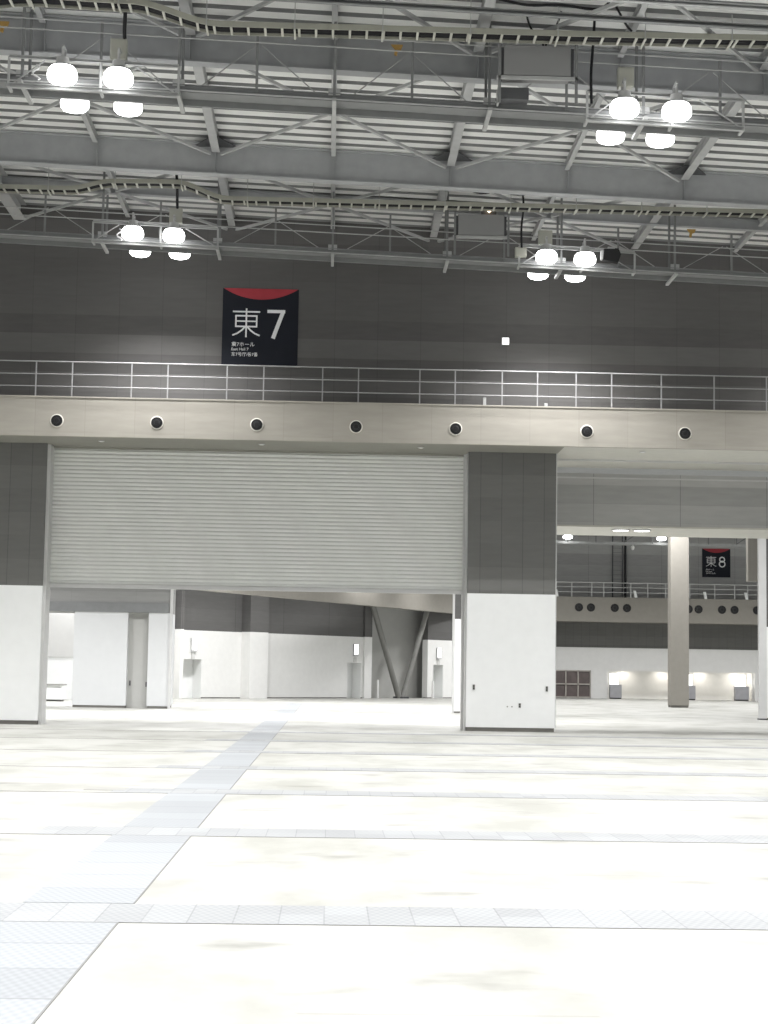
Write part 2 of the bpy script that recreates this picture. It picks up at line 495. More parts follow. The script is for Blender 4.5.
def banner(x0, x1, z0, z1, y, digit, label_):
    w = x1-x0; h = z1-z0
    t = thing('hall_banner', label_, 'banner', ((x0+x1)/2, y, z0))
    MB().box(x0, x1, y-.03, y, z0, z1).build('banner_board', 'navy', t)
    yf = y-.03
    # red disc segment cut by the top edge
    sag = .145*w; c = w*.985; R = (c*c/4+sag*sag)/(2*sag); cx = (x0+x1)/2; cz = z1-sag+R
    a = math.asin(c/2/R); pts = []
    for i in range(25):
        q = -a + 2*a*i/24
        pts.append((cx+R*math.sin(q), cz-R*math.cos(q)))
    m = MB(); m.prism(pts[::-1] , yf-.006, yf); m.build('red_disc', 'red', t)
    # the big kanji, drawn stroke by stroke
    yk = yf
    gx0, gx1 = x0+.135*w, x0+.495*w; gz1, gz0 = z1-.262*h, z1-.64*h
    X = lambda u: gx0+(gx1-gx0)*u
    Z = lambda v: gz1-(gz1-gz0)*v
    s = .021*w
    m = MB(); y_ = [yk]
    def st(pts, ww=1.0):
        y_[0] -= .0007
        stroke(m, [(X(u), Z(v)) for u, v in pts], s*ww, y_[0])
    st([(.0,.115),(1.0,.115)]); st([(.5,0),(.5,1)])
    st([(.10,.26),(.90,.26)]); st([(.12,.24),(.12,.65)]); st([(.88,.24),(.88,.65)])
    st([(.12,.445),(.88,.445)], .85); st([(.10,.63),(.90,.63)])
    st([(.46,.64),(.34,.76),(.18,.87),(.0,.94)]); st([(.54,.64),(.66,.76),(.82,.87),(1.0,.94)])
    m.build('kanji', 'ink', t)
    m = MB()
    dx0, dx1 = x0+.59*w, x0+.825*w; dz1, dz0 = z1-.275*h, z1-.65*h
    if digit == '7':
        stroke(m, [(dx0, dz1-.02*h), (dx1, dz1-.02*h)], .042*w, yk-.001)
        stroke(m, [(dx1-.03*w, dz1-.03*h), (dx0+.08*w, dz0)], .052*w, yk-.002)
    else:
        cxx = (dx0+dx1)/2
        for cz_, r in ((dz1-.105*h, .085*w), (dz0+.115*h, .10*w)):
            pts = [(cxx+r*math.cos(2*math.pi*i/28), cz_+r*1.0*math.sin(2*math.pi*i/28)) for i in range(29)]
            stroke(m, pts, .042*w, yk-.001-(.001 if r > .09*w else 0))
    m.build('numeral', 'ink', t)
    text_mesh('\u6771%s\u30db\u30fc\u30eb' % digit, .066*h, t, x0+.125*w, yk-.004, z1-.758*h, 'ink', 'lettering', 1.02)
    text_mesh('East Hall %s' % digit, .052*h, t, x0+.125*w, yk-.004, z1-.815*h, 'ink', 'lettering')
    text_mesh('\u4e1c%s\u53f7\u5385/\ub3d9%s\ud640' % (digit, digit), .056*h, t, x0+.125*w, yk-.004, z1-.885*h, 'ink', 'lettering')
    return t
banner(-3.54, -1.15, 11.32, 13.76, 52.99, '7', 'dark navy banner with red arc and numeral 7 on the near upper wall')

# small lit box on the upper wall
t = thing('emergency_light', 'small square lit emergency light alone on the dark upper wall', 'light', (5.42, 52.98, 12.25))
MB().box(5.30, 5.54, 52.93, 53.0, 12.13, 12.37).build('casing', 'lamp_body', t)
MB().box(5.32, 5.52, 52.92, 52.93, 12.15, 12.35).build('diffuser', 'glow_small', t)

# ------------------------------------------------------------------ trench covers in the floor
LX0, LX1 = -2.19, -1.39
rows = [11.73 + 6.12*k for k in range(-1, 7)]
mb = MB(); ed = MB()
ys = [-2.0] + [v for r in rows for v in (r, r+.95)] + [95.0]
for a, b in zip(ys[0::2], ys[1::2]):
    if b > a:
        mb.box(LX0, LX1, a+.005, b-.005, -.02, .004)
        ed.box(LX1, LX1+.012, a+.005, b-.005, -.02, .005)
t = thing('trench_cover', 'long strip of grey trench cover plates running away from the camera', 'floor cover', (-1.8, 3, 0))
mb.build('cover_plates', 'plateY', t); ed.build('edge_angle', 'plate_edge', t)
for i, r in enumerate(rows):
    lab = {0: 'row of grey trench cover plates crossing the floor right below the picture edge', 1: 'row of grey trench cover plates crossing the floor nearest the camera'}.get(i)
    if lab is None:
        lab = '%s row of grey trench cover plates crossing the floor, counted from the nearest' % ORD[i-1]
    if i == 0: continue
    t = thing('trench_cover', lab, 'floor cover', (5, r+.4, 0), 'cross rows of trench cover plates')
    far = 1 if i <= 2 else .45
    MB().box(-3.0, 26, r, r+.93, -.02, .004).build('cover_plates', 'plateX', t)
    MB().box(-20, 26, r-.012, r, -.02, .005).build('edge_angle', 'plate_edge', t)
# lone metal patch left of the long strip
tag(MB().box(-3.42, -2.85, 24.45-.05, 24.45+.5, -.02, .006).build('floor_hatch', 'outlet', None, origin=(-3.1, 24.6, 0)),
    'single small grey hatch plate left of the long trench strip', 'floor hatch')

# ------------------------------------------------------------------ ROOF STEEL
X0, X1 = -14.0, 16.0
def p(x, y, z0): return (x, y, zt(z0, x))
def main_beam(y, label_):
    t = thing('main_beam', label_, 'beam', (0, y, 15))
    MB().ibeam(p(X0, y, 15.95), p(X1, y, 15.95), .34, .88, .035, .03).build('girder', 'beam', t)
    for k in range(-4, 5):
        x = -.12+3.22*k
        MB().bar(p(x, y-.09, 15.1), p(x, y-.09, 15.9), .02, .14).build('stiffener', 'beam', t)
    return t
B1, B2 = 45.5, 36.95
main_beam(B1, 'deep grey steel girder across the roof nearer the back wall')
main_beam(B2, 'deep grey steel girder across the roof nearer the camera, behind the front catwalk')
o = MB().ibeam(p(X0, 49.9, 15.95), p(X1, 49.9, 15.95), .2, .33).build('cross_beam', 'beam', None, origin=(0, 49.9, 15.8))
tag(o, 'slim steel beam under the deck between rear girder and back wall', 'beam')
o = MB().channel(p(X0, 33.6, 15.33), p(X1, 33.6, 15.33), .1, .10).build('cross_beam', 'catwalk', None, origin=(0, 33.6, 15.33))
tag(o, 'dark steel channel crossing the very top of the picture above the front tray', 'beam')
o = MB().channel(p(X0, 32.9, 15.45), p(X1, 32.9, 15.45), .1, .09).build('cross_beam', 'joist', None, origin=(0, 32.9, 15.4))
tag(o, 'thin pale steel channel crossing the top right corner of the picture', 'beam')
JX = [-10.0,-6.6,-3.32,-.12,3.09,6.28,9.52,12.75]
PLACE = ['leftmost','second from left','third from left','fourth from left','fourth from right','third from right','second from right','rightmost']
bays = [(28.4, B2-.2, 'front bay'), (B2+.2, B1-.2, 'middle bay between the two girders'), (B1+.2, 52.95, 'bay beside the back wall')]
for bi, (ya, yb, bn) in enumerate(bays):
    for j, x in enumerate(JX):
        big = (j % 2 == 0)
        w, h = (.22, .30) if big else (.13, .22)
        if j == 0 and bi == 2: w, h = .38, .5
        if bi == 2:
            seg = [(ya, 49.78), (50.02, yb)]
        else:
            seg = [(ya, yb)]
        mb = MB()
        for a, b in seg:
            mb.ibeam((x, a, zt(15.955, x)), (x, b, zt(15.955, x)), w, h, .025, .02)
        if bi == 2:
            pass
        o = mb.build('roof_joist', 'joist', None, origin=(x, (ya+yb)/2, zt(15.6, x)))
        tag(o, '%s %s steel roof joist of the %s' % (PLACE[j], 'deep' if big else 'slim', bn), 'roof joist', 'roof joists of the ' + bn)
# bracing under the deck, from node to node
nb = [0, 2, 4, 6]
for bi, (ya, yb, bn) in enumerate(bays):
    for q in range(3):
        a, b, c_ = JX[nb[q]], JX[nb[q]+1], JX[nb[q]+2]
        ym = (ya+yb)/2
        if bi == 2: ym = 49.3
        for (sx, sy, ex, ey, side) in ((a+.15, yb-.05, b-.1, ym+.1, 'left'), (c_-.15, yb-.05, b+.1, ym+.1, 'right'), (a+.15, ya+.05, b-.1, ym-.1, 'left'), (c_-.15, ya+.05, b+.1, ym-.1, 'right')):
            zb = 15.60 if bi < 2 else 15.52
            if bi == 2 and sy > 50:
                sx2 = ex + (sx-ex)*.95
            m_ = MB().bar((sx, sy, zt(zb, sx)), (ex, ey, zt(zb, ex)), .075, .075)
            o = m_.build('diagonal_brace', 'joist', None, origin=((sx+ex)/2, (sy+ey)/2, zt(zb, (sx+ex)/2)))
            tag(o, '%s %s arm of %s X-shaped roof brace, %s' % ('far' if sy > ym else 'near', side, ['left', 'middle', 'right'][q], bn), 'roof brace', 'diagonal roof braces')
# gusset plates under the big joists at the rear girder
for j in (0, 2, 4, 6):
    x = JX[j]
    z = zt(15.80, x)
    o = MB().add([(x-.6, B1-.19, z), (x+.6, B1-.19, z), (x+.15, B1-1.0, z), (x-.15, B1-1.0, z), (x-.6, B1-.19, z+.02), (x+.6, B1-.19, z+.02), (x+.15, B1-1.0, z+.02), (x-.15, B1-1.0, z+.02)],
                 [(0,1,2,3),(7,6,5,4),(0,4,5,1),(1,5,6,2),(2,6,7,3),(3,7,4,0)])
    o = MB.build(o, 'gusset_plate', 'box_dark', None, origin=(x, B1-.5, z))
    tag(o, 'dark gusset plate at the rear girder under the %s deep joist' % ORD[j//2], 'gusset plate', 'gusset plates at the rear girder')

# ------------------------------------------------------------------ CATWALKS
def catwalk(yn, yf, zf, rails, which, zpost, trussz):
    t = thing('catwalk', '%s suspended steel maintenance catwalk' % which, 'catwalk', (0, (yn+yf)/2, zf))
    MB().channel(p(X0, yn, zf-.07), p(X1, yn, zf-.07), .07, .18, .012, 1).build('edge_channel', 'catwalk', t)
    MB().channel(p(X0, yf, zf-.07), p(X1, yf, zf-.07), .07, .18, .012, -1).build('edge_channel', 'catwalk', t)
    MB().bar(p(X0, (yn+yf)/2, zf-.03), p(X1, (yn+yf)/2, zf-.03), yf-yn-.16, .03).build('walk_grating', 'catwalk', t)
    for kk, yy in enumerate((yn-.04, yf+.05)):
        for z in (rails if kk == 0 else ()):
            MB().tube(p(X0, yy, z), p(X1, yy, z), .017, 8).build('hand_rail', 'galv', t, smooth=True)
        MB().tube(p(X0, yy-.03, zf-.12), p(X1, yy-.03, zf-.12), .02, 8).build('conduit', 'galv', t, smooth=True)
    k = -8
    while k <= 9:
        x = -.1+1.676*k
        full = (k % 2 == 0)
        for yy in (yn-.02, yf+.03):
            if full:
                top = 15.93 if True else zpost
                MB().bar(p(x, yy, zf-.05), p(x, yy, top), .06, .06, (0,1,0)).build('hanger', 'catwalk', t)
            elif yy < yf:
                MB().bar(p(x, yy, zf-.05), p(x, yy, zpost), .055, .055, (0,1,0)).build('post', 'catwalk', t)
        if full:
            MB().bar(p(x, yn-.3, zf-.2), p(x, yf+.35, zf-.2), .09, .07).build('cross_arm', 'galv', t)
            MB().bar(p(x+.06, yf+.05, zf+.02), p(x+1.62, yf+.05, trussz), .022, .022).build('sway_rod', 'galv', t)
            MB().bar(p(x+3.29, yf+.05, zf+.02), p(x+1.73, yf+.05, trussz), .022, .022).build('sway_rod', 'galv', t)
            MB().box(x-.13, x+.13, yn-.045, yn-.03, zt(zf,x)-.02, zt(zf,x)+.13).build('gusset', 'galv', t)
        k += 1
    return t
CW_F = catwalk(35.7, 36.5, 14.12, (15.17, 15.40), 'front', 15.42, 15.45)
CW_R = catwalk(48.75, 49.55, 14.02, (14.50, 14.72), 'rear, beside the dark back wall,', 15.15, 15.0)

# ------------------------------------------------------------------ CABLE TRAYS
def tray(y, z, bends, which, pitch, hangx, topz):
    t = thing('cable_tray', '%s ladder cable tray carrying black cables' % which, 'cable tray', (0, y, z))
    pts = []
    x = X0
    while x <= X1+.01:
        zz = z
        for i in range(len(bends)-1):
            (xa, za), (xb, zb) = bends[i], bends[i+1]
            if xa <= x <= xb:
                u = (x-xa)/(xb-xa); u = u*u*(3-2*u)
                zz = z + za + (zb-za)*u
        if x < bends[0][0]: zz = z + bends[0][1]
        pts.append((x, zz)); x += .25
    def zat(x):
        i = min(len(pts)-2, max(0, int((x-X0)/.25))); a, b = pts[i], pts[i+1]
        return a[1]+(b[1]-a[1])*(x-a[0])/.25
    W = .46
    for yy in (y, y+W):
        m = MB()
        for a, b in zip(pts[:-1], pts[1:]):
            m.bar((a[0], yy, a[1]), (b[0]+.01, yy, b[1]), .03, .12)
        m.build('side_rail', 'tray', t)
    xr = X0+3.2
    i = 0
    while xr < X1-.4 and i < 75:
        zr = zat(xr)-.05
        MB().box(xr-.025, xr+.025, y+.015, y+W-.015, zr-.02, zr+.01).build('rung', 'rung', t)
        xr += pitch; i += 1
    for k, (dy, r) in enumerate(((.07,.026),(.13,.03),(.20,.026),(.27,.032),(.34,.028),(.40,.024))):
        MB().path([(a[0], y+dy, a[1]-.005+random.uniform(-.004,.004)+(k%2)*.01) for a in pts], r, 6).build('cable', 'cable', t, smooth=True)
    for xh in hangx:
        MB().bar((xh, y-.03, zat(xh)-.1), (xh, y-.03, zt(topz, xh)), .02, .02, (0,1,0)).build('hanger_rod', 'galv', t)
        MB().box(xh-.02, xh+.02, y-.05, y+W+.03, zat(xh)-.11, zat(xh)-.08).build('hanger_bar', 'rung', t)
    return t
hx = [-.95+1.84*k for k in range(-7, 9)]
tray(34.45, 15.15, [(-7.6,.40),(-6.6,.50),(-4.45,.44),(-2.5,.0),(4,.0),(16,.08)], 'front', .355, hx, 15.93)
tray(47.35, 15.08, [(-7.6,.18),(-6.4,.42),(-4.6,.44),(-3.1,.0)], 'rear', .34, [h*1.02+.3 for h in hx], 15.93)

# ------------------------------------------------------------------ LAMPS
def lamp_proto():
    t = thing('high_bay_lamp', '', 'lamp', (0,0,0))
    MB().lathe([(.03,.62),(.03,.40),(.13,.38),(.15,.24),(.22,.20),(.25,.17)], 'Z', (0,0,0), 20).build('housing', 'lamp_body', t, smooth=True)
    MB().lathe([(.25,.17),(.30,.10),(.32,.0),(.31,-.08),(.26,-.14),(.16,-.175),(.03,-.185)], 'Z', (0,0,0), 28).build('glass_refractor', 'lamp', t, smooth=True)
    return t
L0 = lamp_proto()
first = True
SPOTS = []
lampinfo = []
for row, ys_, z0 in (('front', (35.15, 36.95), 14.0), ('rear', (48.18, 50.15), 14.0)):
    for side, xs in (('left', (-5.86, -4.68)), ('right', (6.10, 7.22))):
        for yi, y in enumerate(ys_):
            for xi, x in enumerate(xs):
                if first: o = L0; first = False
                else: o = copy_tree(L0)
                dz = 0 if yi == 0 else .0
                o.location = (x, y, zt(z0+dz, x))
                o['label'] = 'glowing high bay lamp of the %s %s cluster, %s %s of the four' % (row, side, 'upper' if yi == 0 else 'lower', 'left' if xi == 0 else 'right')
                o['group'] = 'high bay lamps of the %s %s cluster' % (row, side)
                SPOTS.append((x, y, zt(z0+dz, x)-.22, 1.0 if row == 'front' else .6))
for row, yb, yn, zt_, zb_ in (('front', 35.42, 35.7, 14.44, 13.80), ('rear', 48.46, 48.75, 14.36, 13.78)):
    for side, xa, xb, lx in (('left', -7.04, -3.43, (-5.86, -4.68)), ('right', 5.34, 8.72, (6.10, 7.22))):
        cw = CW_F if row == 'front' else CW_R
        t = MB().channel(p(xa, yb, zt_), p(xb, yb, zt_), .05, .07, .01).channel(p(xa, yb, zb_), p(xb, yb, zb_), .08, .10, .01).build('lamp_frame', 'galv', cw)
        for xx in (xa, xb, (xa+xb)/2+.15):
            MB().bar(p(xx, yb, zb_), p(xx, yb, zt_), .05, .05, (0,1,0)).build('upright', 'galv', t)
            MB().bar(p(xx, yb-.05, zb_-.0), p(xx, yn+.1, zb_-.0), .06, .05).build('outrigger', 'galv', t)
        MB().bar(p(xb-.1, yb+.02, zb_+.08), p(xb-.95, yb+.02, zt_-.04), .025, .025).build('stay', 'galv', t)
        MB().bar(p(xa+.1, yb+.02, zb_+.08), p(xa+.75, yb+.02, zt_-.04), .025, .025).build('stay', 'galv', t)
        ylamp = (35.15 if row == 'front' else 48.18)
        for x in lx:
            MB().bar(p(x, ylamp-.06, zt_+.20), p(x, yb+.02, zt_+.20), .05, .05).box(x-.03, x+.03, yb-.03, yb+.03, zt(zt_, x), zt(zt_+.22, x)).build('lamp_arm', 'galv', t)
        yfar = 36.95 if row == 'front' else 50.15
        for x in lx:
            MB().bar(p(x, yfar+.06, zt_+.16), p(x, yn+.84, zt_+.16), .05, .05).box(x-.03, x+.03, yn+.80, yn+.88, zt(zb_+.2, x), zt(zt_+.18, x)).build('lamp_arm', 'galv', t)
# junction / ballast boxes above the lamps
def cbox(name, x0, x1, y0, y1, z0, z1, mat, label_, cat, parts=None):
    t = thing(name, label_, cat, ((x0+x1)/2, (y0+y1)/2, z0))
    MB().box(x0, x1, y0, y1, z0, z1).build('casing', mat, t, bevel=.01)
    MB().box(x0+.03, x1-.03, y0-.012, y0, z0+.03, z1-.03).build('cover', mat, t, bevel=.004)
    return t
for x0, x1, y, z0, z1, lab in ((-4.90,-4.55,35.36,14.66,15.12,'beige ballast box above the front left lamp cluster'),
                            (6.0,6.34,35.36,14.36,14.80,'beige ballast box above the front right lamp cluster'),
                            (-4.85,-4.48,48.42,14.62,15.06,'beige ballast box above the rear left lamp cluster'),
                            (5.9,6.3,48.42,14.25,14.66,'beige ballast box above the rear right lamp cluster')):
    t = cbox('ballast_box', x0, x1, y, y+.2, z0, z1, 'ballast', lab, 'electric box')
    t['group'] = 'ballast boxes on the catwalks'
    MB().box((x0+x1)/2-.03, (x0+x1)/2+.03, y+.2, y+.30, z0+.05, z0+.4).build('bracket', 'galv', t)
t = cbox('ballast_box', 5.22, 5.55, 48.42, 48.62, 13.86, 14.14, 'ballast', 'small beige box left of the rear right lamp cluster', 'electric box')
# dark unlit floodlight right of the rear right cluster
t = thing('floodlight', 'black unlit floodlight right of the rear right lamp cluster', 'floodlight', (8.0, 48.3, 13.7))
MB().prism([(7.75,13.78),(8.2,13.70),(8.28,13.95),(8.2,14.12),(7.78,14.10)], 48.2, 48.44).build('housing', 'black', t, bevel=.01)
MB().box(7.9, 8.1, 48.2, 48.5, 14.1, 14.16).build('yoke', 'galv', t)
MB().box(7.70, 7.77, 48.22, 48.42, 13.80, 14.05).build('lens', 'lamp_body', t)
# coiled spring hangers by the left clusters
for x, y, z, lab in ((-6.45, 35.35, 14.5, 'small curled white hook hanging left of the front left lamps'), (-6.27, 48.4, 14.4, 'small curled white hook hanging left of the rear left lamps')):
    pts = [(x+.07*math.sin(i*1.1)*(1+.12*i/4), y+.02*math.cos(i*1.1), z-.045*i) for i in range(9)]
    tag(MB().path(pts, .022, 7).build('spare_hook', 'lamp_body', None, smooth=True, origin=(x, y, z)), lab, 'hook', 'curled hooks by the left lamps')

# big grey equipment cabinets on the catwalks
def equip(x0, x1, y, z0, z1, lab):
    t = thing('equipment_cabinet', lab, 'cabinet', ((x0+x1)/2, y, z0), 'grey cabinets on the catwalks')
    MB().box(x0, x1, y-.0, y+.5, z0, z1).build('casing', 'box', t, bevel=.012)
    MB().box(x0-.07, x0, y+.05, y+.5, z0+.02, z1-.04).box(x1, x1+.07, y+.05, y+.5, z0+.02, z1-.04).build('side_vent', 'box_dark', t)
    MB().box(x0-.15, x1+.15, y-.02, y+.05, z0-.09, z0-.02).build('support_rail', 'galv', t)
    MB().box(x0-.12, x0-.06, y-.02, y+.04, z0-.6, z1+.05).build('support_post', 'catwalk', t)
    MB().box(x1+.09, x1+.15, y-.02, y+.04, z0-.6, z1+.05).build('support_post', 'catwalk', t)
    return t
equip(3.50, 4.93, 35.05, 14.44, 15.10, 'large grey cabinet on the front catwalk right of centre')
equip(3.52, 4.86, 48.1, 14.38, 15.00, 'large grey cabinet on the rear catwalk right of centre')
t = thing('control_box', 'dark box below the front grey cabinet, on the catwalk edge', 'box', (3.75, 35.4, 13.98))
MB().box(3.44, 4.06, 35.25, 35.6, 13.98, 14.24).build('casing', 'box_dark', t, bevel=.01)
MB().box(3.40, 3.44, 35.25, 35.66, 13.94, 14.28).build('bracket', 'galv', t)
# bundles of black cables near the cabinets
def cable(pts, r, lab, grp='loose black cables in the roof'):
    P = [Vector(q) for q in pts]; out = []
    for i in range(len(P)-1):
        p0 = P[max(0,i-1)]; p1 = P[i]; p2 = P[i+1]; p3 = P[min(len(P)-1,i+2)]
        for k in range(5):
            u = k/5
            out.append(.5*((2*p1)+(-p0+p2)*u+(2*p0-5*p1+4*p2-p3)*u*u+(-p0+3*p1-3*p2+p3)*u**3))
    out.append(P[-1])
    tag(MB().path(out, r, 6).build('hanging_cable', 'cable', None, smooth=True, origin=tuple(P[0])), lab, 'cable', grp)
cable([(3.95,34.9,15.75),(4.05,34.95,15.45),(4.3,35.0,15.18),(4.35,35.2,15.08)], .022, 'black cable dropping onto the front cabinet from the left')
cable([(4.7,34.9,15.8),(4.6,34.95,15.5),(4.42,35.0,15.2),(4.4,35.2,15.08)], .022, 'black cable dropping onto the front cabinet from the right')
cable([(5.42,34.9,15.78),(5.44,35.3,15.2),(5.41,35.35,14.6),(5.43,35.4,13.98)], .03, 'black vertical cable between front cabinet and front right lamps')
cable([(3.3,34.2,15.75),(3.9,34.15,15.62),(4.6,34.2,15.66),(5.4,34.2,15.60),(5.7,34.2,15.9)], .03, 'black looping cable above the front tray at the top edge')
cable([(5.55,34.0,15.95),(5.7,34.1,15.7),(5.95,34.2,15.3),(6.1,34.3,15.18)], .025, 'black slack cable running down to the front tray')
cable([(5.35,47.9,15.75),(5.4,48.0,15.2),(5.38,48.3,14.7),(5.4,48.4,14.12)], .03, 'black vertical cable beside the rear grey cabinet')
cable([(3.5,47.2,15.6),(4.0,47.2,15.38),(4.6,47.2,15.42),(5.3,47.2,15.36),(5.9,47.2,15.6)], .04, 'black cables sagging above the rear tray')
cable([(-4.62,47.9,15.9),(-4.6,48.0,15.5),(-4.62,48.3,15.2),(-4.62,48.45,15.03)], .04, 'black cable dropping to the rear left ballast box')
cable([(-4.6,34.95,16.0),(-4.57,35.1,15.7),(-4.6,35.3,15.3),(-4.6,35.4,15.1)], .04, 'black cable dropping to the front left ballast box')
# tiny warm pilot lamp above the rear cabinet
t = thing('pilot_lamp', 'tiny warm glowing lamp above the rear grey cabinet', 'lamp', (4.42, 48.1, 15.1))
MB().lathe([(.02,.06),(.06,.04),(.06,-.02),(.02,-.05)], 'Z', (4.42,48.15,15.13), 12).build('bulb', 'glow_warm', t, smooth=True)
MB().box(4.2, 4.64, 48.25, 48.3, 15.0, 15.3).build('bracket', 'box_dark', t)
# faded orange tags
for x, y, z0, lab in ((1.25, 36.0, 15.32, 'faded orange beam clamp under the front girder near picture centre'), (-7.3, 35.9, 15.27, 'faded orange beam clamp at the left edge above the front lamps'), (10.4, 48.5, 15.05, 'faded orange beam clamp above the rear catwalk at the right')):
    z = zt(z0, x)
    tag(MB().prism([(x-.13,z+.12),(x+.13,z+.12),(x+.09,z+.02),(x+.02,z),(x+.0,z-.12),(x-.06,z-.10),(x-.05,z+.02)][::-1], y, y+.06).build('beam_clamp', 'orange', None, origin=(x, y, z)), lab, 'clamp', 'orange beam clamps')

# ------------------------------------------------------------------ PASSAGE BEHIND THE SHUTTER
Y2 = 76.8
M['portal_clad'] = cladding('portal_cladding', (.27, .27, .262), 'X', 1.3, 2.9, jdark=.9, bandamp=.2)
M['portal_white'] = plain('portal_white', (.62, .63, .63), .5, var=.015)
t = thing('portal_block', 'white and grey portal wall with a grey door, left beyond the shutter', 'wall block', (-10, Y2, 0))
MB().box(-11.42, -9.02, Y2, Y2+2.5, .1, 4.27).build('white_panel', 'portal_white', t)
MB().box(-8.09, -7.14, Y2, Y2+2.5, .1, 4.27).build('white_panel', 'portal_white', t)
MB().box(-11.38, -9.06, Y2+.03, Y2+2.4, 0, .1).box(-8.05, -7.2, Y2+.03, Y2+2.4, 0, .1).build('base_strip', 'base', t)
MB().box(-16, -7.14, Y2, Y2+2.5, 4.27, 7.5).build('grey_lintel', 'portal_clad', t)
MB().box(-16, -7.2, Y2-.05, Y2, 4.27, 4.70).build('dark_strip', 'catwalk', t)
MB().box(-7.14, -7.03, Y2-.1, Y2+.1, 0, 7.5).build('guide_rail', 'rail_steel', t)
d = MB().box(-9.02, -8.09, Y2+.35, Y2+.45, 0, 4.27).build('door', 'door_grey', t)
MB().box(-8.92, -8.86, Y2+.30, Y2+.35, 1.0, 1.22).build('door_handle', 'box_dark', d)
MB().box(-8.19, -8.13, Y2+.30, Y2+.35, .95, 1.17).build('door_handle', 'box_dark', d)
# white wall and counter seen through the gap at far left
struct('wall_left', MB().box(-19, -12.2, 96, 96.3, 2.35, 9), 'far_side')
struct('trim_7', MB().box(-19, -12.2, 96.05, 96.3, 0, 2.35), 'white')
t = thing('counter', 'white counter glimpsed beside the left pillar, through the gap', 'counter', (-15, 90, 0))
MB().box(-17, -13.85, 89.7, 90.8, .10, .84).build('front_panel', 'white', t)
MB().box(-17.05, -13.80, 89.6, 90.9, .84, .90).build('worktop', 'outlet', t)
MB().box(-16.95, -13.9, 89.8, 90.7, 0, .10).build('base_strip', 'base', t)
# slim pier right of the opening
t = thing('wall_pier', 'slim white pillar with dark grey top seen left of the wide pillar', 'pillar', (7, Y2, 0))
MB().box(5.68, 9.0, Y2-.1, Y2+.5, .08, 4.22).build('white_panel', 'white', t)
MB().box(5.70, 8.9, Y2-.07, Y2+.4, 0, .08).build('base_strip', 'base', t)
MB().box(5.68, 9.0, Y2-.1, Y2+.5, 4.22, 7.5).build('grey_cladding', 'far_clad', t)
MB().box(5.59, 5.675, Y2-.12, Y2+.2, 0, 7.5).build('guide_rail', 'rail_steel', t)

# oblique wall far behind: local s runs to the right and away
O = Vector((0, 115.8, 0)); U = Vector((1, 1.08, 0)).normalized(); N = Vector((U.y, -U.x, 0))
def ob(mb, s0, s1, d0, d1, z0, z1):
    """box in the oblique wall's frame; d is the distance towards the viewer"""
    vs = []
    for z in (z0, z1):
        for s_, d_ in ((s0, d0), (s1, d0), (s1, d1), (s0, d1)):
            q = O + U*s_ + N*d_; vs.append((q.x, q.y, z))
    return mb.add(vs, [(0,1,2,3),(7,6,5,4),(0,4,5,1),(1,5,6,2),(2,6,7,3),(3,7,4,0)])
mb = MB()
for a, b in ((-22, -13.2), (-11.65, 1.95), (3.35, 4.3), (10.6, 11.25), (12.4, 20)):
    ob(mb, a, b, -.5, 0, .06, 4.22)
for a, b in ((-13.2, -11.65), (1.95, 3.35), (11.25, 12.4)):
    ob(mb, a, b, -.5, 0, 2.42, 4.22)
struct('wall_far', mb, 'far_white')
mb = MB()
for a, b in ((-22, -13.2), (-11.65, 1.95), (3.35, 4.3), (10.6, 11.25), (12.4, 20)): ob(mb, a, b, -.4, -.03, 0, .06)
struct('baseboard_far', mb, 'base')
mb = ob(MB(), -22, 4.3, -.5, 0, 4.22, 9); ob(mb, 10.6, 20, -.5, 0, 4.22, 9)
struct('trim_8', mb, 'far_clad')
# grey panel in the V bay
struct('trim_9', ob(MB(), 3.6, 13.5, -1.8, -1.5, 0, 9), 'door_grey')
# protruding piers of the oblique wall
for s0, s1, lab in ((-14.2, -13.95, 'flat pale pier at the left end of the far slanting wall'), (-8.24, -6.6, 'flat pale pier in the middle of the far slanting wall'), (3.55, 4.3, 'flat pale pier left of the V brace on the far slanting wall')):
    t = thing('flat_pier', lab, 'pillar', tuple(O+U*(s0+s1)/2))
    dd = .8 if s0 < 0 else .15
    ob(MB(), s0, s1, 0, dd, 0, 4.24).build('white_panel', 'far_white', t)
    ob(MB(), s0, s1, 0, dd, 4.24, 6.6).build('grey_cladding', 'far_clad', t)
# recessed doors
dn = 0
for s0, s1, z in ((-13.2, -11.65, 2.42), (1.95, 3.35, 2.42), (11.25, 12.4, 2.42)):
    dn += 1
    ds = struct('door_%d' % dn, ob(MB(), s0-.1, s1+.1, -.9, -.8, 0, z+.05), 'white')
    jm = ob(MB(), s1-.02, s1+.0, -.8, -.02, 0, z); ob(jm, s0-.1, s0, -.8, -.5, 0, z); ob(jm, s0-.1, s1+.1, -.8, -.5, z, z+.1)
    jm.build('door_reveal', 'white', ds)
    ob(MB(), s0+.12, s0+.22, -.8, -.75, 1.0, 1.1).build('door_handle', 'box_dark', ds)
# exit lights above the doors
for s_, zc, lab in ((-12.43, 3.3, 'small lit exit light above the leftmost far door'), (2.7, 3.3, 'small lit exit light above the far door left of the V brace'), (11.8, 3.25, 'small lit exit light above the far door right of the V brace')):
    t = thing('exit_light', lab, 'light', tuple(O+U*s_+Vector((0,0,zc))), 'lights above the far doors')
    ob(MB(), s_-.22, s_+.22, 0, .12, zc-.42, zc+.42).build('casing', 'lamp_body', t)
    ob(MB(), s_-.18, s_+.18, .12, .14, zc-.30, zc+.40).build('diffuser', 'glow_small', t)
    ob(MB(), s_-.14, s_+.14, .0, .05, zc-.85, zc-.5).build('sign_plate', 'far_side', t)
